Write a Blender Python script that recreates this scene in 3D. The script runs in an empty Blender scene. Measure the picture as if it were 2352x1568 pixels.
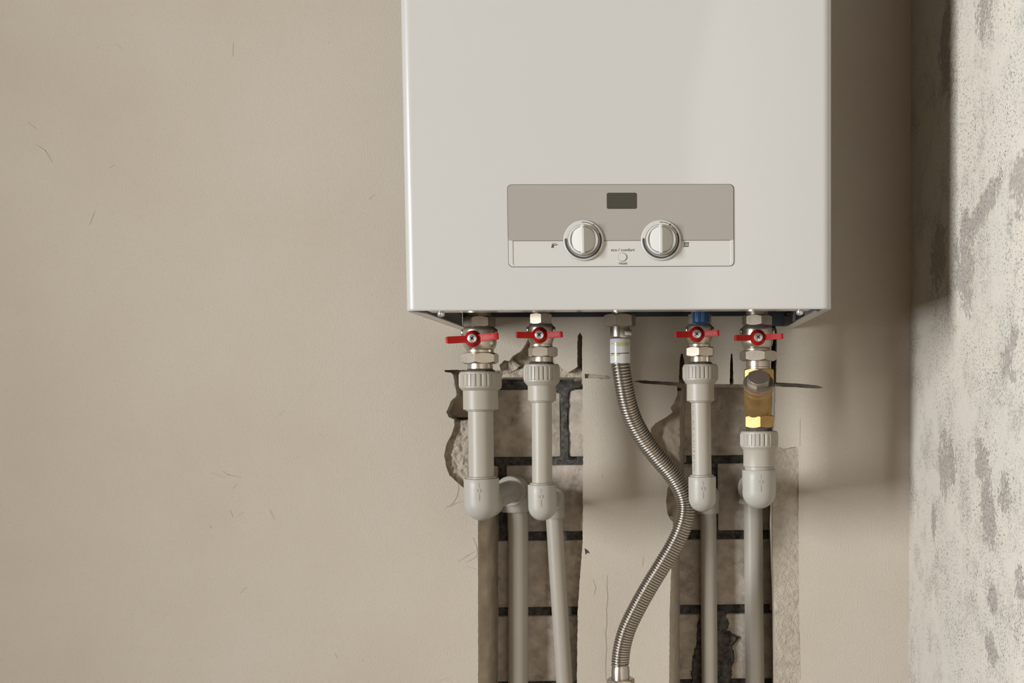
import bpy, bmesh, math, random
from mathutils import Vector, Matrix, noise, geometry

random.seed(7)
PI = math.pi
scene = bpy.context.scene
COL = scene.collection

# ------------------------------------------------------------------ camera
# metres; x to the right along the back wall, y into the wall (plaster face y = 0), z up from the floor
FPX, CX, CY = 2537.04, 1573.47, 1043.89          # the photograph is an off-centre crop: lens shift
EYE = Vector((0.2335, -1.3398, 1.1678))
def _rot(yaw, pitch, roll):
    a, b, c = math.cos, math.sin, None
    cy, sy, cp, sp, cr, sr = a(yaw), b(yaw), a(pitch), b(pitch), a(roll), b(roll)
    Ry = Matrix(((cy, sy, 0), (-sy, cy, 0), (0, 0, 1)))
    Rx = Matrix(((1, 0, 0), (0, cp, sp), (0, -sp, cp)))
    Rr = Matrix(((cr, 0, sr), (0, 1, 0), (-sr, 0, cr)))
    return Rr @ Rx @ Ry
VIEW = _rot(-0.0256, -0.0517, -0.0066)
cam_d = bpy.data.cameras.new('camera')
cam = bpy.data.objects.new('camera', cam_d); COL.objects.link(cam)
cam_d.sensor_fit = 'HORIZONTAL'; cam_d.sensor_width = 36.0
cam_d.lens = 36.0 * FPX / 2352
cam_d.shift_x = (1176 - CX) / 2352
cam_d.shift_y = (CY - 784) / 2352
cam_d.clip_start = 0.02
r0, r1, r2 = VIEW[0], VIEW[1], VIEW[2]
cam.matrix_world = Matrix(((r0[0], r2[0], -r1[0], EYE.x), (r0[1], r2[1], -r1[1], EYE.y),
                           (r0[2], r2[2], -r1[2], EYE.z), (0, 0, 0, 1)))
scene.camera = cam
cam_d.dof.use_dof = False

def at(u, v, y):
    """point of the plane at depth y that the photograph shows at pixel (u, v)"""
    d = VIEW.transposed() @ Vector(((u - CX) / FPX, 1, -(v - CY) / FPX))
    return EYE + d * ((y - EYE.y) / d.y)
def ppm(y):
    return FPX / (y - EYE.y)          # pixels per metre at depth y

# ------------------------------------------------------------------ world and light
world = bpy.data.worlds.new('world'); scene.world = world
world.use_nodes = True
world.node_tree.nodes['Background'].inputs[0].default_value = (0.8, 0.86, 1.0, 1)
world.node_tree.nodes['Background'].inputs[1].default_value = 0.1
XR = 0.542            # right wall
XL = -3.2             # left wall, with the window
YB = -4.3             # wall behind the photographer
HC = 2.6
WIN_Y, WIN_Z, WIN_W, WIN_H = -2.936, 1.50, 1.10, 1.90
REVEAL = 0.20
ld = bpy.data.lights.new('window_daylight', 'AREA')
ld.shape = 'RECTANGLE'; ld.size = WIN_W; ld.size_y = WIN_H
ld.energy = 352; ld.color = (0.93, 0.965, 1.0)
ld.spread = math.radians(106)       # deep reveal: daylight comes mostly square to the opening
lo = bpy.data.objects.new('window_daylight', ld); COL.objects.link(lo)
lo.location = (XL - REVEAL - 0.01, WIN_Y, WIN_Z)
lo.rotation_euler = (Vector((1, 0, 0))).to_track_quat('-Z', 'Y').to_euler()

vs = scene.view_settings
vs.view_transform = 'Standard'; vs.look = 'None'; vs.gamma = 1.0; vs.use_curve_mapping = False
vs.exposure = 0.0

# ------------------------------------------------------------------ materials
ALB = 0.65          # overall reflectance of the painted, plastered and plastic surfaces
def al(r, g, b): return (r * ALB, g * ALB, b * ALB, 1)
def mat(name, color, rough=0.5, metal=0.0, bump=None, vary=None, coat=0.0, spec=0.5, smudge=None):
    """bump=(scale, strength, distance); vary=(scale, amount): colour noise; smudge=(scale, colour, lo, hi)"""
    q = 0.74 if metal > 0.5 else ALB
    color = tuple(c * q for c in color)
    if smudge: smudge = (smudge[0], tuple(c * q for c in smudge[1]), smudge[2], smudge[3])
    m = bpy.data.materials.new(name); m.use_nodes = True
    nt = m.node_tree; b = nt.nodes['Principled BSDF']
    b.inputs['Base Color'].default_value = (*color, 1); b.inputs['Roughness'].default_value = rough
    b.inputs['Metallic'].default_value = metal
    b.inputs['Coat Weight'].default_value = coat; b.inputs['Coat Roughness'].default_value = 0.08
    b.inputs['Specular IOR Level'].default_value = spec
    N = nt.nodes.new; L = nt.links.new
    tc = N('ShaderNodeTexCoord')
    last = None
    if vary:
        n = N('ShaderNodeTexNoise'); n.inputs['Scale'].default_value = vary[0]; n.inputs['Detail'].default_value = 6
        L(tc.outputs['Object'], n.inputs['Vector'])
        r = N('ShaderNodeMapRange'); r.inputs[1].default_value = 0.3; r.inputs[2].default_value = 0.7
        r.inputs[3].default_value = 1 - vary[1]; r.inputs[4].default_value = 1 + vary[1]
        L(n.outputs['Fac'], r.inputs[0])
        mx = N('ShaderNodeVectorMath'); mx.operation = 'SCALE'
        mx.inputs[0].default_value = color; L(r.outputs[0], mx.inputs['Scale'])
        last = mx.outputs[0]
    if smudge:
        n = N('ShaderNodeTexNoise'); n.inputs['Scale'].default_value = smudge[0]; n.inputs['Detail'].default_value = 8
        n.inputs['Roughness'].default_value = 0.65
        L(tc.outputs['Object'], n.inputs['Vector'])
        r = N('ShaderNodeMapRange'); r.inputs[1].default_value = smudge[2]; r.inputs[2].default_value = smudge[3]
        L(n.outputs['Fac'], r.inputs[0])
        mx = N('ShaderNodeMix'); mx.data_type = 'RGBA'
        L(r.outputs[0], mx.inputs[0])
        if last: L(last, mx.inputs[6])
        else: mx.inputs[6].default_value = (*color, 1)
        mx.inputs[7].default_value = (*smudge[1], 1)
        last = mx.outputs[2]
    if last: L(last, b.inputs['Base Color'])
    if bump:
        n = N('ShaderNodeTexNoise'); n.inputs['Scale'].default_value = bump[0]; n.inputs['Detail'].default_value = 8
        n.inputs['Roughness'].default_value = 0.6
        L(tc.outputs['Object'], n.inputs['Vector'])
        bp = N('ShaderNodeBump'); bp.inputs['Strength'].default_value = bump[1]; bp.inputs['Distance'].default_value = bump[2]
        L(n.outputs['Fac'], bp.inputs['Height']); L(bp.outputs[0], b.inputs['Normal'])
    return m

def plaster_material():
    m = bpy.data.materials.new('smooth_plaster'); m.use_nodes = True
    nt = m.node_tree; b = nt.nodes['Principled BSDF']; N = nt.nodes.new; L = nt.links.new
    b.inputs['Roughness'].default_value = 0.85; b.inputs['Specular IOR Level'].default_value = 0.25
    tc = N('ShaderNodeTexCoord')
    n1 = N('ShaderNodeTexNoise'); n1.inputs['Scale'].default_value = 5; n1.inputs['Detail'].default_value = 5
    L(tc.outputs['Object'], n1.inputs['Vector'])
    cr = N('ShaderNodeValToRGB')
    cr.color_ramp.elements[0].position = 0.32; cr.color_ramp.elements[0].color = al(0.705, 0.615, 0.495)
    cr.color_ramp.elements[1].position = 0.68; cr.color_ramp.elements[1].color = al(0.755, 0.672, 0.555)
    L(n1.outputs['Fac'], cr.inputs[0])
    # fine dark specks
    n2 = N('ShaderNodeTexNoise'); n2.inputs['Scale'].default_value = 330; n2.inputs['Detail'].default_value = 2
    L(tc.outputs['Object'], n2.inputs['Vector'])
    r2_ = N('ShaderNodeMapRange'); r2_.inputs[1].default_value = 0.70; r2_.inputs[2].default_value = 0.80
    L(n2.outputs['Fac'], r2_.inputs[0])
    mx = N('ShaderNodeMix'); mx.data_type = 'RGBA'
    L(r2_.outputs[0], mx.inputs[0]); L(cr.outputs[0], mx.inputs[6]); mx.inputs[7].default_value = al(0.46, 0.39, 0.31)
    L(mx.outputs[2], b.inputs['Base Color'])
    # sand grain relief, stronger in patches
    n3 = N('ShaderNodeTexNoise'); n3.inputs['Scale'].default_value = 640; n3.inputs['Detail'].default_value = 3
    L(tc.outputs['Object'], n3.inputs['Vector'])
    n4 = N('ShaderNodeTexNoise'); n4.inputs['Scale'].default_value = 9; n4.inputs['Detail'].default_value = 3
    L(tc.outputs['Object'], n4.inputs['Vector'])
    bp = N('ShaderNodeBump'); bp.inputs['Strength'].default_value = 0.7; bp.inputs['Distance'].default_value = 0.001
    L(n3.outputs['Fac'], bp.inputs['Height'])
    bp2 = N('ShaderNodeBump'); bp2.inputs['Strength'].default_value = 0.25; bp2.inputs['Distance'].default_value = 0.004
    L(n4.outputs['Fac'], bp2.inputs['Height']); L(bp.outputs[0], bp2.inputs['Normal'])
    L(bp2.outputs[0], b.inputs['Normal'])
    return m

def rough_wall_material(spots):
    """whitewash worn through to grey concrete, pitted; spots = (y, z, half length, half width, tilt) of bare patches"""
    m = bpy.data.materials.new('worn_whitewash'); m.use_nodes = True
    nt = m.node_tree; b = nt.nodes['Principled BSDF']; N = nt.nodes.new; L = nt.links.new
    b.inputs['Roughness'].default_value = 0.9; b.inputs['Specular IOR Level'].default_value = 0.2
    tc = N('ShaderNodeTexCoord')
    def nz(scale, detail, rough=0.6, stretch=None):
        n = N('ShaderNodeTexNoise'); n.inputs['Scale'].default_value = scale; n.inputs['Detail'].default_value = detail
        n.inputs['Roughness'].default_value = rough
        if stretch:
            mp = N('ShaderNodeMapping'); mp.inputs['Scale'].default_value = stretch
            L(tc.outputs['Object'], mp.inputs['Vector']); L(mp.outputs[0], n.inputs['Vector'])
        else: L(tc.outputs['Object'], n.inputs['Vector'])
        return n.outputs['Fac']
    def mth(op, a, c, clamp=False):
        n = N('ShaderNodeMath'); n.operation = op; n.use_clamp = clamp
        for i, q in enumerate((a, c)):
            if isinstance(q, (int, float)): n.inputs[i].default_value = q
            elif q is not None: L(q, n.inputs[i])
        return n.outputs[0]
    def ramp(x, lo_, hi_):
        r = N('ShaderNodeMapRange'); r.inputs[1].default_value = lo_; r.inputs[2].default_value = hi_
        L(x, r.inputs[0]); return r.outputs[0]
    # cream to cool white base
    cr = N('ShaderNodeValToRGB')
    cr.color_ramp.elements[0].position = 0.35; cr.color_ramp.elements[0].color = al(0.69, 0.64, 0.555)
    cr.color_ramp.elements[1].position = 0.65; cr.color_ramp.elements[1].color = al(0.75, 0.675, 0.565)
    L(nz(7, 4), cr.inputs[0])
    # bare patches: distance to spots plus ragged noise
    sep = N('ShaderNodeSeparateXYZ'); L(tc.outputs['Object'], sep.inputs[0])
    ragged = mth('MULTIPLY', mth('ADD', mth('SUBTRACT', nz(38, 8, 0.7), 0.5), mth('MULTIPLY', mth('SUBTRACT', nz(170, 5, 0.7), 0.5), 0.8)), 7.5)
    best = None
    for (yy, zz, hl, hw, tilt) in spots:
        dy = mth('SUBTRACT', sep.outputs['Y'], yy); dz = mth('SUBTRACT', sep.outputs['Z'], zz)
        c_, s_ = math.cos(tilt), math.sin(tilt)
        a1 = mth('DIVIDE', mth('ADD', mth('MULTIPLY', dz, c_), mth('MULTIPLY', dy, s_)), hl)
        a2 = mth('DIVIDE', mth('SUBTRACT', mth('MULTIPLY', dy, c_), mth('MULTIPLY', dz, s_)), hw)
        d = mth('ADD', mth('MULTIPLY', a1, a1), mth('MULTIPLY', a2, a2))
        best = d if best is None else mth('MINIMUM', best, d)
    shape = mth('ADD', best, ragged)
    bare = mth('MULTIPLY', mth('SUBTRACT', 1.0, ramp(shape, 0.80, 1.3), True), mth('ADD', 0.6, mth('MULTIPLY', ramp(nz(400, 3, 0.6), 0.42, 0.55), 0.4)))
    thin = mth('MULTIPLY', ramp(nz(15, 10, 0.8), 0.50, 0.60), ramp(nz(380, 3, 0.6), 0.46, 0.56))   # thinly worn zones
    bare2 = mth('MAXIMUM', bare, mth('MULTIPLY', thin, 0.85))
    mx = N('ShaderNodeMix'); mx.data_type = 'RGBA'
    L(bare2, mx.inputs[0]); L(cr.outputs[0], mx.inputs[6]); mx.inputs[7].default_value = al(0.40, 0.355, 0.305)
    # pits
    zone = mth('MULTIPLY', ramp(nz(11, 3), 0.38, 0.58), mth('ADD', 0.25, mth('MULTIPLY', ramp(mth('MULTIPLY', sep.outputs['Y'], -1.0), 0.06, 0.16), 0.75)))
    pits = mth('MULTIPLY', ramp(nz(470, 3, 0.55), 0.60, 0.66), zone)
    big = mth('MULTIPLY', ramp(nz(230, 4, 0.6), 0.66, 0.70), ramp(nz(17, 3), 0.42, 0.56))
    pit = mth('MAXIMUM', pits, big)
    mx2 = N('ShaderNodeMix'); mx2.data_type = 'RGBA'
    L(pit, mx2.inputs[0]); L(mx.outputs[2], mx2.inputs[6]); mx2.inputs[7].default_value = al(0.20, 0.175, 0.15)
    L(mx2.outputs[2], b.inputs['Base Color'])
    h = mth('SUBTRACT', mth('MULTIPLY', nz(240, 5), 0.35), mth('ADD', mth('MULTIPLY', pit, 1.0), mth('MULTIPLY', bare2, 0.35)))
    bp = N('ShaderNodeBump'); bp.inputs['Strength'].default_value = 0.6; bp.inputs['Distance'].default_value = 0.0018
    L(h, bp.inputs['Height']); L(bp.outputs[0], b.inputs['Normal'])
    return m

M = {}
M['plaster'] = plaster_material()
M['undercoat'] = mat('broken_plaster', (0.74, 0.64, 0.51), 0.95, bump=(420, 1.0, 0.0028), vary=(90, 0.12), spec=0.1)
M['undercoat_brown'] = mat('smoothed_plaster_fill', (0.54, 0.45, 0.345), 0.9, bump=(120, 0.5, 0.002), vary=(40, 0.2), spec=0.15)
M['brick'] = mat('silicate_brick', (0.62, 0.535, 0.44), 0.92, bump=(220, 0.7, 0.0016), vary=(70, 0.22), spec=0.15,
                 smudge=(38, (0.30, 0.25, 0.20), 0.55, 0.72))
M['mortar'] = mat('dark_cement_mortar', (0.13, 0.12, 0.11), 0.95, bump=(300, 0.9, 0.003), vary=(140, 0.6), spec=0.1,
                  smudge=(110, (0.28, 0.26, 0.235), 0.58, 0.7))
M['room'] = mat('bare_room_plaster', (0.12, 0.07, 0.03), 0.9, vary=(3, 0.06))
M['screed'] = mat('timber_brown_floor', (0.12, 0.07, 0.03), 0.9, vary=(4, 0.12))
M['scratch'] = mat('scratch_line', (0.47, 0.40, 0.32), 0.95, spec=0.1)  # scratch marks, a little darker than the plaster
M['fleck'] = mat('dark_fleck', (0.06, 0.05, 0.045), 0.8)
M['enamel'] = mat('white_enamel', (0.645, 0.628, 0.59), 0.32, coat=0.6)
M['white_plastic'] = mat('white_plastic', (0.68, 0.655, 0.60), 0.38)
M['grey_plate'] = mat('warm_grey_plate', (0.41, 0.37, 0.325), 0.45, vary=(8, 0.02))
M['gap'] = mat('panel_gap', (0.11, 0.10, 0.09), 0.8)
M['ink'] = mat('dark_grey_print', (0.065, 0.06, 0.055), 0.6)
M['lcd'] = mat('lcd_glass', (0.062, 0.06, 0.044), 0.35, coat=0.3, spec=0.3)
M['lcd_frame'] = mat('lcd_frame', (0.02, 0.018, 0.014), 0.6)
M['chassis'] = mat('dark_chassis', (0.05, 0.058, 0.068), 0.5, metal=0.3, vary=(20, 0.3))
M['zinc'] = mat('zinc_screw', (0.80, 0.80, 0.78), 0.3, metal=0.75)
M['nickel'] = mat('nickel_plated_brass', (0.66, 0.58, 0.47), 0.33, metal=0.86, vary=(50, 0.10), bump=(400, 0.10, 0.0006))
M['nickel_cast'] = mat('cast_nickel', (0.54, 0.46, 0.365), 0.38, metal=0.85, bump=(700, 0.15, 0.0005), vary=(80, 0.18))
M['bronze_nickel'] = mat('dull_brown_nickel', (0.36, 0.30, 0.235), 0.40, metal=0.7, vary=(60, 0.12))
M['brass'] = mat('brass', (0.52, 0.335, 0.13), 0.50, metal=0.85, vary=(60, 0.18), bump=(700, 0.35, 0.0008),
                 smudge=(70, (0.30, 0.21, 0.12), 0.6, 0.75))
M['copper_seal'] = mat('orange_gasket', (0.62, 0.24, 0.09), 0.5)
M['steel'] = mat('corrugated_stainless', (0.62, 0.565, 0.49), 0.30, metal=1.0, vary=(30, 0.06))
M['sleeve'] = mat('white_shrink_label', (0.80, 0.79, 0.77), 0.18, coat=0.4)
M['yellow'] = mat('pale_yellow_print', (0.66, 0.60, 0.24), 0.25)
M['black'] = mat('black_print', (0.015, 0.013, 0.01), 0.3)
M['red'] = mat('red_paint', (0.60, 0.014, 0.010), 0.5, vary=(90, 0.10), spec=0.22)
M['red_worn'] = mat('red_embossed', (0.80, 0.22, 0.18), 0.55, bump=(900, 0.8, 0.001))
M['blue'] = mat('blue_cap_plastic', (0.012, 0.085, 0.22), 0.4)
M['ppr'] = mat('grey_polypropylene', (0.53, 0.48, 0.40), 0.42, vary=(14, 0.03), spec=0.35)
M['ppr_cool'] = mat('pale_polypropylene', (0.53, 0.50, 0.432), 0.42, vary=(14, 0.03), spec=0.35)
M['hemp'] = mat('dark_hemp_thread', (0.10, 0.08, 0.06), 0.8, bump=(500, 1.0, 0.002), vary=(250, 0.6),
                smudge=(180, (0.35, 0.30, 0.24), 0.62, 0.72))

# ------------------------------------------------------------------ mesh helpers
class MB:
    def __init__(self): self.v = []; self.f = []
    def add(self, vs_, fs, mtx=None):
        o = len(self.v)
        self.v += [tuple(mtx @ Vector(p)) if mtx else tuple(p) for p in vs_]
        self.f += [tuple(i + o for i in q) for q in fs]
    def box(self, x0, x1, y0, y1, z0, z1, mtx=None):
        self.add([(x0, y0, z0), (x1, y0, z0), (x1, y1, z0), (x0, y1, z0), (x0, y0, z1), (x1, y0, z1), (x1, y1, z1), (x0, y1, z1)],
                 [(3, 2, 1, 0), (4, 5, 6, 7), (0, 1, 5, 4), (1, 2, 6, 5), (2, 3, 7, 6), (3, 0, 4, 7)], mtx)
    def bevel_box(self, x0, x1, y0, y1, z0, z1, r, seg=2, mtx=None):
        bm = bmesh.new(); bmesh.ops.create_cube(bm, size=1)
        for q in bm.verts:
            q.co = Vector(((x0 + x1) / 2 + q.co.x * (x1 - x0), (y0 + y1) / 2 + q.co.y * (y1 - y0), (z0 + z1) / 2 + q.co.z * (z1 - z0)))
        bmesh.ops.bevel(bm, geom=bm.edges[:], offset=r, segments=seg, profile=0.5, affect='EDGES', clamp_overlap=True)
        bm.verts.ensure_lookup_table(); bm.verts.index_update()
        self.add([q.co for q in bm.verts], [[w.index for w in f.verts] for f in bm.faces], mtx); bm.free()
    def lathe(self, prof, seg=40, mtx=None, a0=0.0, fn=None, caps=True):
        """prof: (radius, height); fn(radius, height, angle, row) may change the radius"""
        vs_, fs = [], []
        n = len(prof)
        for k, (r, h) in enumerate(prof):
            for i in range(seg):
                a = a0 + 2 * PI * i / seg
                rr = fn(r, h, a, k) if fn else r
                vs_.append((rr * math.cos(a), rr * math.sin(a), h))
        for k in range(n - 1):
            for i in range(seg):
                j = (i + 1) % seg
                q = (k * seg + i, k * seg + j, (k + 1) * seg + j, (k + 1) * seg + i)
                fs.append(q if prof[-1][1] >= prof[0][1] else q[::-1])
        if caps:
            lo_ = tuple(range(seg)); hi_ = tuple((n - 1) * seg + i for i in range(seg))
            up = prof[-1][1] >= prof[0][1]
            fs.append(lo_[::-1] if up else lo_); fs.append(hi_ if up else hi_[::-1])
        self.add(vs_, fs, mtx)
    def hexagon(self, R, h0, h1, ch=0.0012, a0=0.0, mtx=None):
        """hex nut: chamfered by the turned cone, so its corners are rounded off"""
        seg = 48
        vs_, fs = [], []
        ap = R * math.cos(PI / 6)
        def rad(a):
            k = ((a - a0) % (PI / 3)) - PI / 6
            return ap / math.cos(k)
        rows = []
        for s in (0, 1):
            pass
        def hh(base, sgn, a):
            return base + sgn * max(0.0, (rad(a) - ap) * 0.55)
        levels = [('in', h0), ('lo', h0), ('hi', h1), ('in2', h1)]
        for kind, h in levels:
            for i in range(seg):
                a = 2 * PI * i / seg + a0
                r = rad(a)
                if kind == 'lo': z = h0 + ch * 0.3 + max(0, r - ap) * 0.6
                elif kind == 'hi': z = h1 - ch * 0.3 - max(0, r - ap) * 0.6
                else: z = h; r = ap * 0.97
                vs_.append((r * math.cos(a), r * math.sin(a), z))
        for k in range(3):
            for i in range(seg):
                j = (i + 1) % seg
                fs.append((k * seg + i, k * seg + j, (k + 1) * seg + j, (k + 1) * seg + i))
        fs.append(tuple(range(seg))[::-1]); fs.append(tuple(3 * seg + i for i in range(seg)))
        self.add(vs_, fs, mtx)
    def tube(self, path, radii, seg=24, cap=True):
        path = [Vector(p) for p in path]; n = len(path)
        if not isinstance(radii, (list, tuple)): radii = [radii] * n
        tang = []
        for i in range(n):
            a = path[max(0, i - 1)]; b = path[min(n - 1, i + 1)]
            tang.append((b - a).normalized())
        ref = Vector((0, 1, 0)) if abs(tang[0].y) < 0.9 else Vector((1, 0, 0))
        u = tang[0].cross(ref).normalized()
        vs_, fs = [], []
        for i in range(n):
            t = tang[i]
            u = (u - t * u.dot(t)).normalized(); w = t.cross(u)
            for k in range(seg):
                a = 2 * PI * k / seg
                vs_.append(path[i] + (u * math.cos(a) + w * math.sin(a)) * radii[i])
        for i in range(n - 1):
            for k in range(seg):
                j = (k + 1) % seg
                fs.append((i * seg + k, i * seg + j, (i + 1) * seg + j, (i + 1) * seg + k))
        if cap:
            fs.append(tuple(range(seg))[::-1]); fs.append(tuple((n - 1) * seg + k for k in range(seg)))
        self.add(vs_, fs)
    def prism(self, pts, y0, y1, mtx=None):
        """outline pts (x, z), seen from the front (-y), extruded from y0 (front) to y1 (back)"""
        n = len(pts)
        area = sum(pts[i][0] * pts[(i + 1) % n][1] - pts[(i + 1) % n][0] * pts[i][1] for i in range(n))
        if area < 0: pts = pts[::-1]
        vs_ = [(x, y0, z) for x, z in pts] + [(x, y1, z) for x, z in pts]
        tri = geometry.tessellate_polygon([[Vector((x, z, 0)) for x, z in pts]])
        fs = []
        for t in tri:
            a, b, c = t
            pa, pb, pc = pts[a], pts[b], pts[c]
            s = (pb[0] - pa[0]) * (pc[1] - pa[1]) - (pc[0] - pa[0]) * (pb[1] - pa[1])
            if s < 0: b, c = c, b
            fs.append((a, b, c)); fs.append((a + n, c + n, b + n))
        for i in range(n):
            j = (i + 1) % n
            fs.append((j, i, i + n, j + n))
        self.add(vs_, fs, mtx)
    def build(self, name, m, parent=None, smooth=35):
        me = bpy.data.meshes.new(name); me.from_pydata(self.v, [], self.f); me.validate()
        if smooth:
            me.polygons.foreach_set('use_smooth', [True] * len(me.polygons))
            me.set_sharp_from_angle(angle=math.radians(smooth))
        me.update()
        me.materials.append(M[m])
        o = bpy.data.objects.new(name, me); COL.objects.link(o)
        if parent: o.parent = parent
        return o

def tag(o, label=None, cat=None, group=None, kind=None):
    if label: o['label'] = label
    if cat: o['category'] = cat
    if group: o['group'] = group
    if kind: o['kind'] = kind
    return o
def thing(name, label, cat, loc, group=None):
    """Empty at the thing's base; parts are given in world coordinates, so undo the offset"""
    e = bpy.data.objects.new(name, None); COL.objects.link(e); e.location = loc; e.empty_display_size = 0.02
    return tag(e, label, cat, group)
def own(part, root):
    part.parent = root
    part.matrix_parent_inverse = Matrix.Translation(root.location).inverted() if root.type == 'EMPTY' else Matrix.Identity(4)
    return part
def T(x, y, z): return Matrix.Translation((x, y, z))
def rounded_rect(x0, x1, z0, z1, r, n=6, corners=(1, 1, 1, 1)):
    out = []
    for (cx, cz, a, on) in ((x1 - r, z1 - r, 0, corners[1]), (x0 + r, z1 - r, 90, corners[0]), (x0 + r, z0 + r, 180, corners[3]), (x1 - r, z0 + r, 270, corners[2])):
        if on:
            for i in range(n + 1):
                t = math.radians(a + 90 * i / n); out.append((cx + r * math.cos(t), cz + r * math.sin(t)))
        else:
            t = math.radians(a + 45); out.append((cx + math.copysign(r, math.cos(t)), cz + math.copysign(r, math.sin(t))))
    return out
def axis_to(d):
    """matrix turning local z to direction d"""
    return Vector(d).to_track_quat('Z', 'Y').to_matrix().to_4x4()
def text_mesh(body, size, name, m, parent, loc, rot=0.0, depth=0.0001):
    cu = bpy.data.curves.new(name, 'FONT'); cu.body = body; cu.size = size; cu.extrude = depth
    cu.align_x = 'CENTER'; cu.align_y = 'CENTER'; cu.resolution_u = 4; cu.offset = 0.0
    tmp = bpy.data.objects.new('tmp', cu); COL.objects.link(tmp)
    dg = bpy.context.evaluated_depsgraph_get(); dg.update()
    me = bpy.data.meshes.new_from_object(tmp.evaluated_get(dg))
    bpy.data.objects.remove(tmp); bpy.data.curves.remove(cu)
    mt = T(*loc) @ Matrix.Rotation(rot, 4, 'Y') @ Matrix.Rotation(PI / 2, 4, 'X')
    me.transform(mt); me.name = name; me.materials.clear(); me.materials.append(M[m])
    o = bpy.data.objects.new(name, me); COL.objects.link(o); o.parent = parent
    return o

# ================================================================== THE ROOM
b = MB(); b.box(XL - REVEAL, XR + 0.15, YB - 0.15, 0.25, -0.12, 0.0)
tag(b.build('floor', 'screed', smooth=0), 'bare brown floor', kind='structure')
b = MB(); b.box(XL - REVEAL, XR + 0.15, YB - 0.15, 0.25, HC, HC + 0.12)
tag(b.build('ceiling', 'room', smooth=0), 'plain plastered ceiling', kind='structure')
b = MB(); b.box(XL - REVEAL, XR + 0.15, YB - 0.15, YB, 0, HC)
tag(b.build('wall_front', 'room', smooth=0), 'plain wall behind the photographer', kind='structure')
b = MB()
wy0, wy1, wz0, wz1 = WIN_Y - WIN_W / 2, WIN_Y + WIN_W / 2, WIN_Z - WIN_H / 2, WIN_Z + WIN_H / 2
b.box(XL - REVEAL, XL, YB, wy0, 0, HC); b.box(XL - REVEAL, XL, wy1, 0.25, 0, HC)
b.box(XL - REVEAL, XL, wy0, wy1, 0, wz0); b.box(XL - REVEAL, XL, wy0, wy1, wz1, HC)
tag(b.build('wall_left', 'room', smooth=0), 'plain side wall with the window', kind='structure')
b = MB()
fw = 0.03
for (y0, y1, z0, z1) in ((wy0, wy1, wz0 - 0.0, wz0 + fw), (wy0, wy1, wz1 - fw, wz1), (wy0, wy0 + fw, wz0 + fw, wz1 - fw), (wy1 - fw, wy1, wz0 + fw, wz1 - fw)):
    b.box(XL - REVEAL + 0.002, XL - REVEAL + 0.05, y0, y1, z0, z1)
tag(b.build('window_1', 'white_plastic', smooth=0), 'white window frame in the side wall', kind='structure')

# ---- right wall, worn whitewash
def yz(u, v):                                   # point of the right wall seen at a pixel
    d = VIEW.transposed() @ Vector(((u - CX) / FPX, 1, -(v - CY) / FPX))
    p = EYE + d * ((XR - EYE.x) / d.x); return p.y, p.z
def streak(u0, v0, u1, v1, hw):
    (ya, za), (yb, zb) = yz(u0, v0), yz(u1, v1)
    return ((ya + yb) / 2, (za + zb) / 2, math.hypot(yb - ya, zb - za) / 2, hw, math.atan2(yb - ya, zb - za))
SPOTS = [streak(2228, 530, 2300, 408, .012), streak(2304, 852, 2334, 750, .014), streak(2215, 510, 2216, 700, .030), streak(2152, 520, 2160, 655, .030), streak(2205, 545, 2235, 515, .02),
         streak(2160, 130, 2188, 190, .020), streak(2182, 0, 2165, 120, .016), streak(2172, 1000, 2176, 1135, .030), streak(2246, 1020, 2262, 1110, .018), streak(2255, 1080, 2284, 1255, .022),
         streak(2298, 1095, 2312, 1170, .016), streak(2277, 1345, 2283, 1408, .012), streak(2260, 1455, 2290, 1515, .010), streak(2340, 1315, 2346, 1392, .012), streak(2146, 1140, 2142, 1235, .010),
         streak(2347, 370, 2332, 490, .024), streak(2250, 0, 2264, 65, .022), streak(2328, 850, 2326, 878, .009)]
M['whitewash'] = rough_wall_material(SPOTS)
b = MB(); b.box(XR, XR + 0.15, YB, 0.25, 0, HC)
tag(b.build('wall_right', 'whitewash', smooth=0), 'right wall of worn cream whitewash over pitted grey concrete', kind='structure')

# ---- back wall: plaster coat with two chases cut through to the bricks
def ragged(pts, step=5.0, amp=1.2, seed=0):
    """split long sides of a pixel outline and shake the points a little"""
    rnd = random.Random(seed); out = []
    n = len(pts)
    for i in range(n):
        a, c = pts[i], pts[(i + 1) % n]
        L_ = math.hypot(c[0] - a[0], c[1] - a[1]); k = max(1, min(160, int(L_ / step)))
        for j in range(k):
            t = j / k
            s = amp if j else amp * 0.5
            out.append((a[0] + (c[0] - a[0]) * t + rnd.uniform(-s, s), a[1] + (c[1] - a[1]) * t + rnd.uniform(-s, s)))
    return out
ZB = 0.03                                       # chases run down to the floor
VBOT = 3150
H1 = [(1020, 850), (1040, 849), (1100, 850), (1150, 850), (1147, 838), (1158, 827), (1169, 829), (1178, 817), (1196, 806), (1207, 790),
      (1213, 776), (1235, 778), (1262, 806), (1277, 830), (1290, 846), (1304, 856), (1314, 850), (1326, 842), (1326, 790), (1327, 770), (1332, 763), (1337, 772),
      (1337, 868), (1338, 880), (1339, 1000), (1339, 1100), (1338, 1250), (1334, 1300), (1331, 1340), (1327, 1400), (1325, 1568), (1325, VBOT),
      (1098, VBOT), (1098, 1568), (1098, 1330), (1098, 1195), (1085, 1150), (1068, 1123), (1050, 1107), (1032, 1091), (1024, 1070), (1020, 1045),
      (1025, 1020), (1036, 1000), (1044, 976), (1043, 963), (1030, 957), (1025, 946), (1030, 935), (1036, 920), (1046, 912), (1049, 905),
      (1045, 885), (1041, 862), (1037, 856), (1022, 854)]
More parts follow.
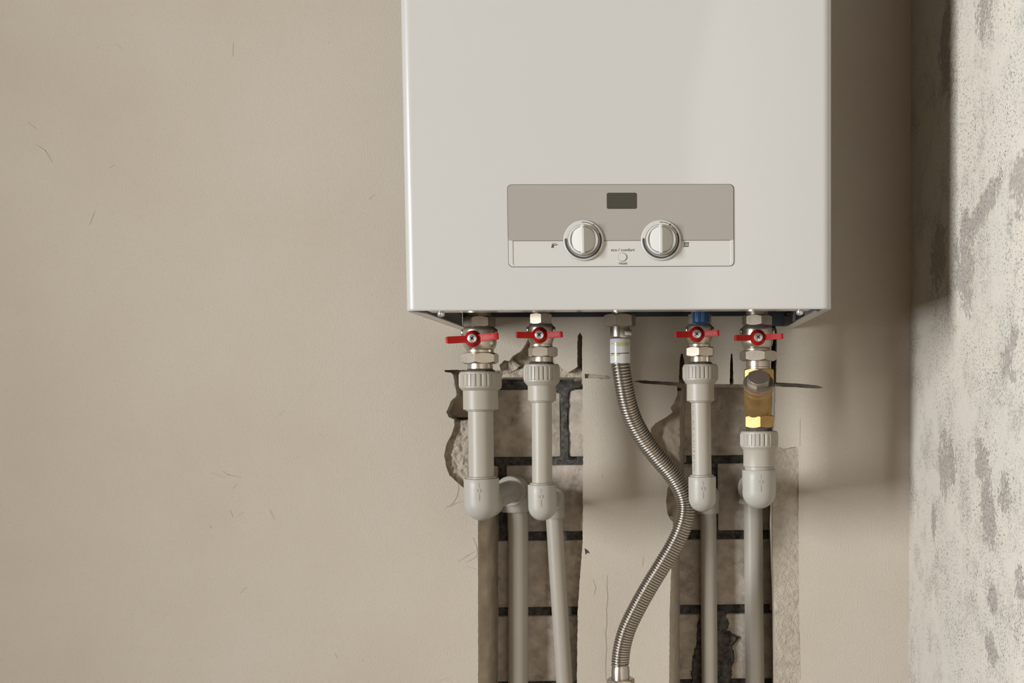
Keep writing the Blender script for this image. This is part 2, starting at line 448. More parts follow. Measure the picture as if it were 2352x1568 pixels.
H2 = [(1559, 878), (1470, 873), (1455, 875), (1475, 880), (1555, 886), (1556, 905), (1548, 925), (1540, 936), (1545, 946), (1530, 958),
      (1505, 972), (1495, 984), (1494, 1004), (1510, 1035), (1535, 1060), (1548, 1080), (1548, 1095), (1540, 1107), (1533, 1122), (1530, 1150),
      (1532, 1175), (1538, 1190), (1546, 1198), (1546, 1220), (1541, 1320), (1538, 1400), (1537, 1568), (1537, VBOT),
      (1837, VBOT), (1837, 1568), (1836, 1400), (1834, 1200), (1835, 1030), (1828, 1026), (1800, 1030), (1783, 1024), (1776, 990),
      (1780, 960), (1781, 900), (1781, 887), (1840, 890), (1880, 892), (1892, 890), (1878, 885), (1840, 881), (1783, 878), (1784, 820), (1785, 760), (1779, 742), (1772, 748), (1771, 882),
      (1685, 882), (1684, 840), (1682, 812), (1679, 812), (1677, 840), (1676, 882), (1573, 882), (1572, 830), (1568, 812), (1564, 812), (1561, 830)]
H3 = [(1343, 858), (1398, 863), (1404, 867), (1400, 870), (1343, 868)]
def xz(u, v, y=0.0):
    p = at(u, v, y); return (p.x, max(p.z, ZB))
def outline(px, seed, amp=1.2):
    pts = [xz(u, v) for (u, v) in ragged(px, 5.0, amp, seed)]
    out = []
    for p in pts:
        if not out or (p[0] - out[-1][0]) ** 2 + (p[1] - out[-1][1]) ** 2 > 1e-8: out.append(p)
    # keep only one run along the floor
    return out
PT = 0.064                                      # plaster thickness
outer = [(XL - 0.0, 0.0), (XR, 0.0), (XR, HC), (XL, HC)]
holes = [outline(H1, 1, 0.55), outline(H2, 2, 0.45), outline(H3, 3, 0.8)]
holes = [[p for i, p in enumerate(h) if not (p[1] <= ZB + 1e-6 and h[i - 1][1] <= ZB + 1e-6 and h[(i + 1) % len(h)][1] <= ZB + 1e-6)] for h in holes]
loops = [outer] + holes
tri = geometry.tessellate_polygon([[Vector((x, z, 0)) for x, z in lp] for lp in loops])
b = MB()
flat = [p for lp in loops for p in lp]
fs = []
for t in tri:
    a, c, d = t
    pa, pc, pd = flat[a], flat[c], flat[d]
    s = (pc[0] - pa[0]) * (pd[1] - pa[1]) - (pd[0] - pa[0]) * (pc[1] - pa[1])
    if s < 0: c, d = d, c
    fs.append((a, c, d))
n = len(flat)
o = 0
for lp in loops:
    k = len(lp)
    for i in range(k):
        j = (i + 1) % k
        fs.append((o + i, o + j, o + j + n, o + i + n))
    o += k
b.add([(x, 0.0, z) for x, z in flat] + [(x, PT, z) for x, z in flat], fs)
wall = tag(b.build('wall_back', 'plaster', smooth=0), 'beige sand-plastered wall with two pipe chases cut down to the bricks', kind='structure')

# mortar bed behind everything, and the bricks
YF = 0.0650                                     # face of the bricks
b = MB(); b.box(XL, XR, YF + 0.007, 0.25, 0, HC)
own(b.build('mortar_bed', 'mortar', smooth=0), wall)
def zpx(v): return at(1450, v, YF).z
def xpx(u, v): return at(u, v, YF).x
PITCH = zpx(888) - zpx(1062)
rows = {-2: [1300, 1780], -1: [1160, 1680], 0: [1296, 1779], 1: [1155, 1638], 2: [1396, 1877], 3: [1405, 1890], 4: [1110, 1590], 5: [1300, 1780]}
z_top0 = zpx(882.5) - 0.0055                    # top of row 0
for rix, joints in rows.items():
    zt = z_top0 - rix * PITCH; zb = zt - (PITCH - 0.0108)
    vv = 970 + rix * 174
    xs = [xpx(joints[0] - 480, vv)] + [xpx(j, vv) for j in joints] + [xpx(joints[-1] + 480, vv)]
    for i in range(len(xs) - 1):
        x0, x1 = xs[i] + 0.0055, xs[i + 1] - 0.0055
        x0 = max(x0, -0.12); x1 = min(x1, XR - 0.003)
        if x1 - x0 < 0.02: continue
        rnd = random.Random(rix * 31 + i)
        b = MB()
        b.bevel_box(x0 + rnd.uniform(-.001, .001), x1 + rnd.uniform(-.001, .001), YF + rnd.uniform(0, 0.0012), YF + 0.08, zb + rnd.uniform(-.0008, .0008), zt + rnd.uniform(-.0008, .0008), 0.0022, 2)
        o_ = b.build('brick', 'brick', smooth=40)
        own(o_, wall)

# broken plaster left inside the chases: uneven sheets that dive to the brick at their rim
def inside(p, poly):
    x, y = p; c = False; j = len(poly) - 1
    for i in range(len(poly)):
        xi, yi = poly[i]; xj, yj = poly[j]
        if (yi > y) != (yj > y) and x < (xj - xi) * (y - yi) / (yj - yi) + xi: c = not c
        j = i
    return c
def edge_dist(p, poly):
    best = 1e9; x, y = p
    for i in range(len(poly)):
        ax, ay = poly[i]; bx, by = poly[(i + 1) % len(poly)]
        dx, dy = bx - ax, by - ay; L2 = dx * dx + dy * dy or 1e-9
        t = max(0, min(1, ((x - ax) * dx + (y - ay) * dy) / L2))
        best = min(best, math.hypot(ax + t * dx - x, ay + t * dy - y))
    return best
def patch(name, m, poly, depth, amp, ramp=8.0, step=4.0, scale=0.06, label=None, shape=None):
    us = [p[0] for p in poly]; vs_ = [p[1] for p in poly]
    nu = int((max(us) - min(us)) / step) + 2; nv = int((max(vs_) - min(vs_)) / step) + 2
    b = MB(); idx = {}; verts = []
    def vert(i, j):
        if (i, j) not in idx:
            u = min(us) + i * step; v = min(vs_) + j * step
            d = edge_dist((u, v), poly) if inside((u, v), poly) else 0.0
            t = min(1.0, d / ramp); t = t * t * (3 - 2 * t)
            h = noise.fractal(Vector((u * scale, v * scale, len(poly))), 0.9, 2.1, 4) * amp
            y = depth + h + (shape(u, v) if shape else 0.0)
            y = (YF + 0.004) * (1 - t) + min(YF + .003, max(0.0006, y)) * t
            p = at(u, v, y); idx[(i, j)] = len(verts); verts.append((p.x, p.y, p.z))
        return idx[(i, j)]
    faces = []
    for i in range(nu):
        for j in range(nv):
            u = min(us) + (i + .5) * step; v = min(vs_) + (j + .5) * step
            if any(inside((u + q[0] * step, v + q[1] * step), poly) for q in ((-.5, -.5), (.5, -.5), (-.5, .5), (.5, .5))): faces.append((vert(i, j), vert(i, j + 1), vert(i + 1, j + 1), vert(i + 1, j)))
    b.add(verts, faces)
    o = b.build(name, m, smooth=60)
    if label: o['label'] = label
    return own(o, wall)
patch('plaster_chip', 'undercoat', [(1002, 962), (1090, 955), (1094, 1000), (1092, 1140), (1070, 1150), (1002, 1130)], 0.0065, 0.0022, 9, 2.2, 0.09, 'pale rough broken plaster left of the wide grey pipe')
patch('plaster_fill', 'undercoat_brown', [(1000, 838), (1090, 838), (1112, 860), (1110, 968), (1000, 970)], 0.022, 0.003, 10, 4, 0.04)
patch('plaster_chip', 'undercoat', [(1120, 815), (1160, 805), (1205, 838), (1180, 863), (1120, 864)], 0.009, 0.0032, 6, 2.2, 0.08)
patch('plaster_fill', 'undercoat_brown', [(1168, 775), (1290, 752), (1300, 866), (1165, 866)], 0.016, 0.004, 7, 3, 0.06)
patch('plaster_chip', 'undercoat', [(1150, 840), (1345, 840), (1348, 872), (1150, 872)], 0.0115, 0.0022, 5, 2.2, 0.08)
patch('plaster_fill', 'undercoat_brown', [(1478, 915), (1575, 880), (1572, 1095), (1480, 1080)], 0.013, 0.0025, 10, 3.5, 0.05)
patch('plaster_fill', 'undercoat_brown', [(1512, 1080), (1572, 1080), (1568, 1215), (1512, 1215)], 0.012, 0.003, 10, 3.5, 0.05)
patch('plaster_chip', 'undercoat', [(1774, 985), (1860, 985), (1864, 1900), (1776, 1900), (1772, 1400), (1766, 1200), (1770, 1040)], 0.0022, 0.0012, 7, 3.0, 0.11, 'rough plaster strip right of the chase')
patch('plaster_fill', 'undercoat_brown', [(1385, 845), (1425, 850), (1425, 885), (1335, 885), (1335, 845)], 0.004, 0.001, 4, 4, 0.05)
patch('plaster_fill', 'undercoat_brown', [(1440, 862), (1570, 866), (1570, 898), (1440, 892)], 0.020, 0.001, 4, 3, 0.05)
patch('plaster_fill', 'undercoat_brown', [(1778, 866), (1905, 872), (1905, 902), (1778, 902)], 0.024, 0.001, 4, 3, 0.05)
patch('plaster_fill', 'undercoat_brown', [(1318, 750), (1346, 750), (1346, 876), (1318, 876)], 0.022, 0.001, 4, 3, 0.05)
patch('plaster_fill', 'undercoat_brown', [(1548, 785), (1582, 785), (1582, 890), (1548, 890)], 0.024, 0.001, 4, 3, 0.05)
patch('plaster_fill', 'undercoat_brown', [(1548, 874), (1730, 874), (1730, 893), (1548, 893)], 0.034, 0.002, 3, 2.5, 0.05)
patch('plaster_fill', 'undercoat_brown', [(1664, 795), (1698, 795), (1698, 872), (1664, 872)], 0.026, 0.002, 4, 3, 0.05)
# smoothed fillets along the left cheeks of the chases
def fillet(u0, u1, v0, v1, prof, m):
    b = MB(); vs_, fs = [], []
    nv = 60; k = len(prof)
    for j in range(nv + 1):
        v = v0 + (v1 - v0) * j / nv
        for i, (t, y) in enumerate(prof):
            h = noise.fractal(Vector((t * 3 + u0, v * 0.02, 3.1)), 1, 2, 3) * 0.0012
            u = u0 + (u1 - u0) * t
            p = at(u, v, y + h); vs_.append((p.x, p.y, max(p.z, 0.03)))
    for j in range(nv):
        for i in range(k - 1):
            fs.append((j * k + i, (j + 1) * k + i, (j + 1) * k + i + 1, j * k + i + 1))
    b.add(vs_, fs)
    o = b.build('plaster_fillet', m, smooth=60); o['label'] = 'smoothed mortar along the cheek of the chase'
    return own(o, wall)
fillet(1090, 1146, 1120, 2200, [(0, .004), (.15, .010), (.3, .013), (.45, .015), (.58, .022), (.7, .036), (.85, .052), (1, .070)], 'undercoat_brown')
fillet(1532, 1562, 1185, 2200, [(0, .004), (.25, .007), (.45, .011), (.6, .022), (.8, .045), (1, .070)], 'undercoat')
patch('mortar_smear', 'mortar', ragged([(1606, 1398), (1668, 1396), (1672, 1420), (1680, 1434), (1672, 1446), (1690, 1455), (1703, 1462), (1694, 1474), (1684, 1484), (1688, 1500), (1692, 1512), (1684, 1528), (1682, 1545), (1690, 1600), (1584, 1600), (1588, 1520), (1598, 1462), (1600, 1430)], 4, 2.2, 9),
      YF - 0.0050, 0.0010, 5, 2.5, 0.08, 'dark cement smeared over the bricks')
patch('mortar_smear', 'mortar', [(1140, 868), (1340, 866), (1342, 888), (1310, 900), (1306, 960), (1310, 1055), (1286, 1052), (1288, 960), (1284, 905), (1240, 892), (1140, 896)],
      YF - 0.0012, 0.001, 3, 3, 0.08)

# scratches and flecks in the plaster skin
SCR = [[(1052, 1103), (1054, 1122), (1050, 1140), (1040, 1156), (1020, 1168)], [(1030, 1165), (1046, 1156), (1064, 1150)], [(1086, 1234), (1094, 1250), (1097, 1268), (1094, 1278), (1070, 1292)],
       [(1052, 1290), (1075, 1275), (1094, 1264)], [(1070, 1300), (1096, 1307)], [(510, 1081), (525, 1090), (555, 1096)], [(484, 1085), (516, 1096)], [(545, 1110), (535, 1122)],
       [(530, 1172), (535, 1187)], [(545, 1184), (560, 1176)], [(480, 1206), (487, 1213)], [(566, 1348), (552, 1362)], [(620, 1170), (630, 1192)], [(84, 332), (104, 345), (120, 372)],
       [(64, 280), (84, 296)], [(268, 100), (280, 112)], [(536, 98), (535, 130)], [(218, 486), (206, 516)], [(848, 458), (860, 446)], [(1497, 782), (1492, 800)], [(1477, 1280), (1476, 1302)],
       [(1362, 1330), (1369, 1350), (1364, 1366)], [(1383, 1090), (1383, 1098)], [(1838, 960), (1837, 1024)], [(770, 1500), (775, 1512)], [(1000, 1566), (1030, 1556)], [(1395, 1320), (1394, 1350), (1396, 1372), (1393, 1400), (1394, 1430), (1391, 1455), (1393, 1490), (1391, 1520), (1392, 1562)],
       [(1836, 1450), (1838, 1560)], [(2008, 830), (1990, 815)], [(1040, 880), (1046, 892)], [(640, 950), (655, 944)], [(250, 386), (266, 378)]]
for q in SCR:
    b = MB(); pts = [at(u, v, 0.0) for u, v in q]
    w = 0.00032
    for i in range(len(pts) - 1):
        a, c = pts[i], pts[i + 1]; d = (c - a).normalized(); nrm = Vector((-d.z, 0, d.x)) * w
        e0 = 0.25 if i == 0 else 1; e1 = 0.25 if i == len(pts) - 2 else 1
        b.add([a + nrm * e0 - Vector((0, .00025, 0)), a - nrm * e0 - Vector((0, .00025, 0)), c - nrm * e1 - Vector((0, .00025, 0)), c + nrm * e1 - Vector((0, .00025, 0)),
               a + nrm * e0 + Vector((0, .001, 0)), a - nrm * e0 + Vector((0, .001, 0)), c - nrm * e1 + Vector((0, .001, 0)), c + nrm * e1 + Vector((0, .001, 0))],
              [(0, 1, 2, 3), (0, 4, 5, 1), (1, 5, 6, 2), (2, 6, 7, 3), (3, 7, 4, 0), (4, 7, 6, 5)])
    own(b.build('scratch', 'scratch', smooth=0), wall)
b = MB(); fl = [(1343, 1259), (1350, 1264), (1354, 1270), (1348, 1269), (1345, 1273), (1344, 1266)]
b.prism([xz(u, v) for u, v in fl], -0.0006, 0.001)
own(b.build('dark_chip', 'fleck', smooth=0), wall)

# ================================================================== THE BOILER
W, D, Z0, H = 0.4, 0.299, 1.25, 0.70
boiler = thing('wall_boiler', 'white wall-hung gas boiler with a grey control strip', 'boiler', (W / 2, -D / 2, Z0))
# casing: front and sides one folded shell, open below
prof = []
R = 0.0095
def arc(cx, cy, r, a0, a1, n=8): return [(cx + r * math.cos(math.radians(a0 + (a1 - a0) * i / n)), cy + r * math.sin(math.radians(a0 + (a1 - a0) * i / n))) for i in range(n + 1)]
prof = [(0, -0.0015)] + arc(R, -D + R, R, 180, 270) + arc(W - R, -D + R, R, 270, 360) + [(W, -0.0015)]
t_ = 0.0014
inner = [(t_, -0.0015)] + arc(R, -D + R, R - t_, 180, 270) + arc(W - R, -D + R, R - t_, 270, 360) + [(W - t_, -0.0015)]
b = MB(); vs_, fs = [], []
k = len(prof)
rb = 0.0028                                    # rolled lower edge
rings = []
for (dz, ins) in ((0.0, 0.0011), (0.0004, 0.0005), (0.0012, 0.0001), (0.0025, 0.0), (H - 0.006, 0.0), (H - 0.002, 0.0012), (H, 0.005)):
    ring = []
    for (x, y) in prof:
        cx_, cy_ = W / 2, -D * 0.35
        sx = 1 - ins / (W / 2); sy = 1 - ins / D
        ring.append((cx_ + (x - cx_) * sx, (y * sy if y < -0.01 else y), Z0 + dz))
    rings.append(ring)
for ring in rings: vs_ += ring
for j in range(len(rings) - 1):
    for i in range(k - 1):
        fs.append((j * k + i, j * k + i + 1, (j + 1) * k + i + 1, (j + 1) * k + i))
base = len(vs_)
vs_ += [(x, y, Z0) for x, y in inner] + [(x, y, Z0 + H - 0.002) for x, y in inner]
for i in range(k - 1):
    fs.append((base + i + 1, base + i, base + k + i, base + k + i + 1))
    fs.append((i + 1, i, base + i, base + i + 1))
fs.append(tuple((len(rings) - 1) * k + i for i in range(k)))
fs.append(tuple(base + k + i for i in range(k))[::-1])
b.add(vs_, fs)
casing = own(b.build('casing', 'enamel', smooth=40), boiler); casing['label'] = 'white enamelled casing'
# folded flanges round the open underside
b = MB(); b.box(0.020, W - 0.020, -D + 0.0016, -D + 0.027, Z0 + 0.0003, Z0 + 0.0015)
own(b.build('front_flange', 'enamel', smooth=0), boiler)
for (x0, x1, xa) in ((0.0014, 0.0125, 1), (W - 0.0014, W - 0.0125, -1)):
    b = MB(); pts = [(x0, -D + 0.012), (x0 + xa * 0.003, -D + 0.012), (x1, -D + 0.040), (x1, -0.004), (x0, -0.004)]
    vs_ = [(x, y, Z0 + 0.0002) for x, y in pts] + [(x, y, Z0 + 0.0014) for x, y in pts]
    q = len(pts); fs = [tuple(range(q)), tuple(range(q, 2 * q))[::-1]] + [(i, (i + 1) % q, (i + 1) % q + q, i + q) for i in range(q)]
    b.add(vs_, fs)
    own(b.build('side_flange', 'enamel', smooth=0), boiler)
# dark works inside
zbk = at(1400, 727, -0.006).z
b = MB(); b.box(0.004, W - 0.004, -0.012, -0.002, zbk, Z0 + H - 0.02)
own(b.build('back_plate', 'chassis', smooth=0), boiler)
b = MB(); b.box(0.002, W - 0.002, -D + 0.004, -0.012, Z0 + 0.034, Z0 + 0.036)
own(b.build('base_pan', 'chassis', smooth=0), boiler)
for (x0, x1) in ((0.0125, 0.026), (W - 0.027, W - 0.0125)):
    b = MB(); b.box(x0, x1, -0.014, -0.002, Z0 + 0.003, zbk + 0.01); b.box(x0, x1, -0.05, -0.014, Z0 + 0.018, Z0 + 0.034)
    own(b.build('hanging_bracket', 'chassis', smooth=0), boiler)
for (u, v) in ((1013, 714), (1837, 709)):
    p = at(u, v, -D + 0.016)
    b = MB(); b.lathe([(0.0022, 0.006), (0.0022, 0.0), (0.0034, 0.0), (0.0036, -0.0012), (0.0034, -0.0030), (0.0024, -0.0042), (0.0009, -0.0046)][::-1], 24, T(p.x, p.y, Z0))
    own(b.build('screw', 'zinc', smooth=40), boiler)
# ---- control panel
YP = -D
def F(u, v): p = at(u, v, YP); return p.x, p.z
(xa, za), (xb, zb) = F(1168, 613), F(1685, 423)
S = ppm(YP)
cpn = MB(); cpn.prism(rounded_rect(xa - .0002, xb + .0002, za - .0002, zb + .0002, 0.0042), YP - 0.0001, YP + 0.001)  # dark plate paints the shadow line of the groove round the panel
panel = own(cpn.build('control_panel', 'gap', smooth=0), boiler); panel['label'] = 'recessed control strip'
def sub(o): o.parent = panel; return o
YW = YP - 0.0003
b = MB(); b.prism(rounded_rect(xa + .0003, xb - .0003, za + .0003, zb - .0003, 0.0040), YW, YP + 0.0008)
sub(b.build('lower_plate', 'white_plastic', smooth=0))
# raised rim round the lower half
zsplit = F(1426, 552)[1]
rim = MB()
o1 = rounded_rect(xa + .0003, xb - .0003, za + .0003, zsplit + .003, 0.0040, 6, (0, 0, 1, 1))
i1 = rounded_rect(xa + .0042, xb - .0030, za + .0018, zsplit + .003, 0.0012, 6, (0, 0, 1, 1))
nn = len(o1)
vs_ = [(x, YW - .0006, z) for x, z in o1] + [(x, YW - .0006, z) for x, z in i1] + [(x, YW + .0004, z) for x, z in o1] + [(x + (.0006 if x < .2 else -.0006), YW + .0002, z) for x, z in i1]
fs = []
for i in range(nn):
    j = (i + 1) % nn
    fs += [(i, i + nn, j + nn, j), (i + nn, i + 3 * nn, j + 3 * nn, j + nn), (j, j + 2 * nn, i + 2 * nn, i)]
rim.add(vs_, fs); sub(rim.build('panel_rim', 'white_plastic', smooth=30))
b = MB()
GP = YW - .0007
g = rounded_rect(xa + .0004, xb - .0004, zsplit, zb - .0004, 0.0040, 6, (1, 1, 0, 0))
b.prism(g, GP, YP + .0006)
grey = sub(b.build('grey_plate', 'grey_plate', smooth=0)); grey['label'] = 'warm grey upper plate'
b = MB(); b.box(xa + .0004, xb - .0004, GP + .0003, YW + .0002, zsplit - .00035, zsplit)
sub(b.build('plate_seam', 'gap', smooth=0))
# display
(dx0, dz0), (dx1, dz1) = F(1394, 480), F(1462.5, 443)
b = MB(); b.prism(rounded_rect(dx0, dx1, dz0, dz1, .0016), GP - .0002, GP + .001)
sub(b.build('display_frame', 'lcd_frame', smooth=0))
b = MB(); b.prism(rounded_rect(dx0 + .0004, dx1 - .0004, dz0 + .0003, dz1 - .0006, .0012), GP - .0003, GP + .001)
sub(b.build('display_glass', 'lcd', smooth=0))['label'] = 'blank dark green display'
def ring_arc(c, r, a0, a1, w0, w1, y, name, n=40, parent=None):
    b = MB(); vs_, fs = [], []
    for i in range(n + 1):
        t = i / n; a = math.radians(a0 + (a1 - a0) * t); w = (w0 + (w1 - w0) * t) / 2
        e = 1.0
        for yy in (y, y + .0004):
            vs_ += [(c[0] + (r - w) * math.cos(a), yy, c[1] + (r - w) * math.sin(a)), (c[0] + (r + w) * math.cos(a), yy, c[1] + (r + w) * math.sin(a))]
    for i in range(n):
        k = i * 4; fs += [(k, k + 4, k + 5, k + 1), (k + 2, k + 3, k + 7, k + 6), (k, k + 2, k + 6, k + 4), (k + 1, k + 5, k + 7, k + 3)]
    fs += [(0, 1, 3, 2), (n * 4, n * 4 + 2, n * 4 + 3, n * 4 + 1)]
    b.add(vs_, fs)
    # round ends
    for (a, w) in ((a0, w0), (a1, w1)):
        ca = math.radians(a); cc = (c[0] + r * math.cos(ca), c[1] + r * math.sin(ca))
        b.prism([(cc[0] + w / 2 * math.cos(q * PI / 6), cc[1] + w / 2 * math.sin(q * PI / 6)) for q in range(12)], y - .00004, y + .0004)
    return sub(b.build(name, 'ink', smooth=0))
YD = GP - .0022
for side, (u, v) in enumerate(((1340.6, 552.5), (1518.3, 552.0))):
    c = F(u, v)
    b = MB(); mt = T(c[0], 0, c[1]) @ Matrix.Rotation(PI / 2, 4, 'X')      # local z -> -y
    r_ = 45.2 / S
    b.lathe([(r_ + .0003, -(YP - .0005)), (r_ + .0003, -(GP - .0002)), (r_, -(YD + .0006)), (r_ - .0007, -YD), (35.6 / S, -YD), (35.6 / S, -(YD + .0014)), (0.002, -(YD + .0014))], 96, mt)
    sub(b.build('dial_ring', 'white_plastic', smooth=30))
    b = MB(); b.lathe([(35.6 / S, -(YD + .0012)), (34.0 / S, -(YD + .0010)), (0.002, -(YD + .0010))], 64, mt)
    sub(b.build('dial_gap', 'gap', smooth=0))
    b = MB(); rk = 34.2 / S
    b.lathe([(rk, -(YD + .001)), (rk, -(YD - .0024)), (rk - .0005, -(YD - .0032)), (rk - .0017, -(YD - .0035)), (rk - .0023, -(YD - .0030)), (rk - .0026, -(YD - .0012))], 72, mt, caps=False)
    rf = rk - .0024; vs_, fs = [], []
    for i in range(9):
        for j_ in range(64):
            a = 2 * PI * j_ / 64; q = rf * i / 8
            px_, pz_ = q * math.cos(a), q * math.sin(a)
            vs_.append((c[0] + px_, YD - .0020 - .0034 * (1 - abs(px_) / rf), c[1] + pz_))
    for i in range(8):
        for j_ in range(64):
            k_ = (j_ + 1) % 64; fs.append((i * 64 + j_, i * 64 + k_, (i + 1) * 64 + k_, (i + 1) * 64 + j_)[::-1])
    b.add(vs_, fs)
    w_ = 4.2 / S
    b.bevel_box(c[0] - w_, c[0] + w_, YD - .0105, YD - .0015, c[1] - rk + .0006, c[1] + rk - .0006, .0008, 3)
    kb = sub(b.build('knob', 'white_plastic', smooth=35)); kb['label'] = ('hot water' if side == 0 else 'heating') + ' knob with a raised grip bar'
    # indicator dimple
    b = MB(); b.lathe([(.0008, -(YD - .0104)), (.0010, -(YD - .0108)), (.0006, -(YD - .0111)), (.0002, -(YD - .0112))], 16, T(c[0], 0, c[1] + rk - .0034) @ Matrix.Rotation(PI / 2, 4, 'X'))
    sub(b.build('knob_pip', 'white_plastic', smooth=40))
    ring_arc(c, 39.6 / S, 178, 382, 5.6 / S, 4.0 / S, YD - .00012, 'dial_scale', 80)
    ring_arc(c, 40.3 / S, 93, 66.5, 1.7 / S, 1.7 / S, YD - .00012, 'dial_mark', 16)
    ring_arc(c, 39.8 / S, 51.5, 26.5, 1.7 / S, 1.7 / S, YD - .00012, 'dial_mark', 16)
    a = math.radians(59)
    tx, tz = c[0] + 40 / S * math.cos(a), c[1] + 40 / S * math.sin(a)
    if side == 0:
        text_mesh('off', 8.0 / S, 'lettering_off', 'ink', panel, (tx, YD - .0001, tz), math.radians(31))
    else:
        b = MB()
        for k in range(4):
            mt2 = T(tx, 0, tz) @ Matrix.Rotation(k * PI / 4, 4, 'Y')
            b.box(-3.0 / S, 3.0 / S, YD - .00012, YD + .0003, -.55 / S, .55 / S, mt2)
        b.prism([(tx + 1.6 / S * math.cos(q * PI / 6), tz + 1.6 / S * math.sin(q * PI / 6)) for q in range(12)], YD - .00013, YD + .0003)
        sub(b.build('star_symbol', 'ink', smooth=0))
x, z = F(1430.5, 574); text_mesh('eco / comfort', 9.6 / S, 'lettering_eco_comfort', 'ink', panel, (x, YW - .0001, z))
x, z = F(1431, 604.5); text_mesh('reset', 9.6 / S, 'lettering_reset', 'ink', panel, (x, YW - .0001, z))
c = F(1430, 590.5)
b = MB(); mt = T(c[0], 0, c[1]) @ Matrix.Rotation(PI / 2, 4, 'X')
b.lathe([(9.8 / S, -(YW + .0004)), (9.8 / S, -(YW - .00015)), (0.0005, -(YW - .00015))], 40, mt)
sub(b.build('button_gap', 'gap', smooth=0))
b = MB(); b.lathe([(9.2 / S, -(YW + .0004)), (9.2 / S, -(YW - .0006)), (8.4 / S, -(YW - .0010)), (0.0005, -(YW - .0010))], 40, mt)
sub(b.build('reset_button', 'white_plastic', smooth=35))
# tap and radiator symbols
def sym(name, polys):
    b = MB()
    for pl in polys: b.prism([F(u, v) for u, v in pl], YW - .0001, YW + .0004)
    return sub(b.build(name, 'ink', smooth=0))
sym('tap_symbol', [[(1266, 569), (1272.5, 569), (1271.8, 565.6), (1273, 564.2), (1278, 563.2), (1280.6, 562.6), (1281.2, 560.6), (1277.6, 561.2), (1275.5, 561.6), (1271.5, 562.4), (1271, 561.3), (1267.6, 561.6), (1267.4, 564)],
                   [(1267.6, 561), (1268, 559.6), (1271, 559.2), (1277.6, 558), (1277.8, 558.8), (1272, 560.2), (1271, 561)]])
sym('radiator_symbol', [[(1570.5, 556.5), (1582.8, 556.5), (1582.8, 558.3), (1570.5, 558.3)], [(1569, 565.4), (1581, 565.4), (1581, 567), (1569, 567)]] +
    [[(u, 558), (u + w, 558), (u + w, 566), (u, 566)] for u, w in ((1571, 2.0), (1574.1, 1.2), (1576.8, 1.2), (1579.6, 1.9))])

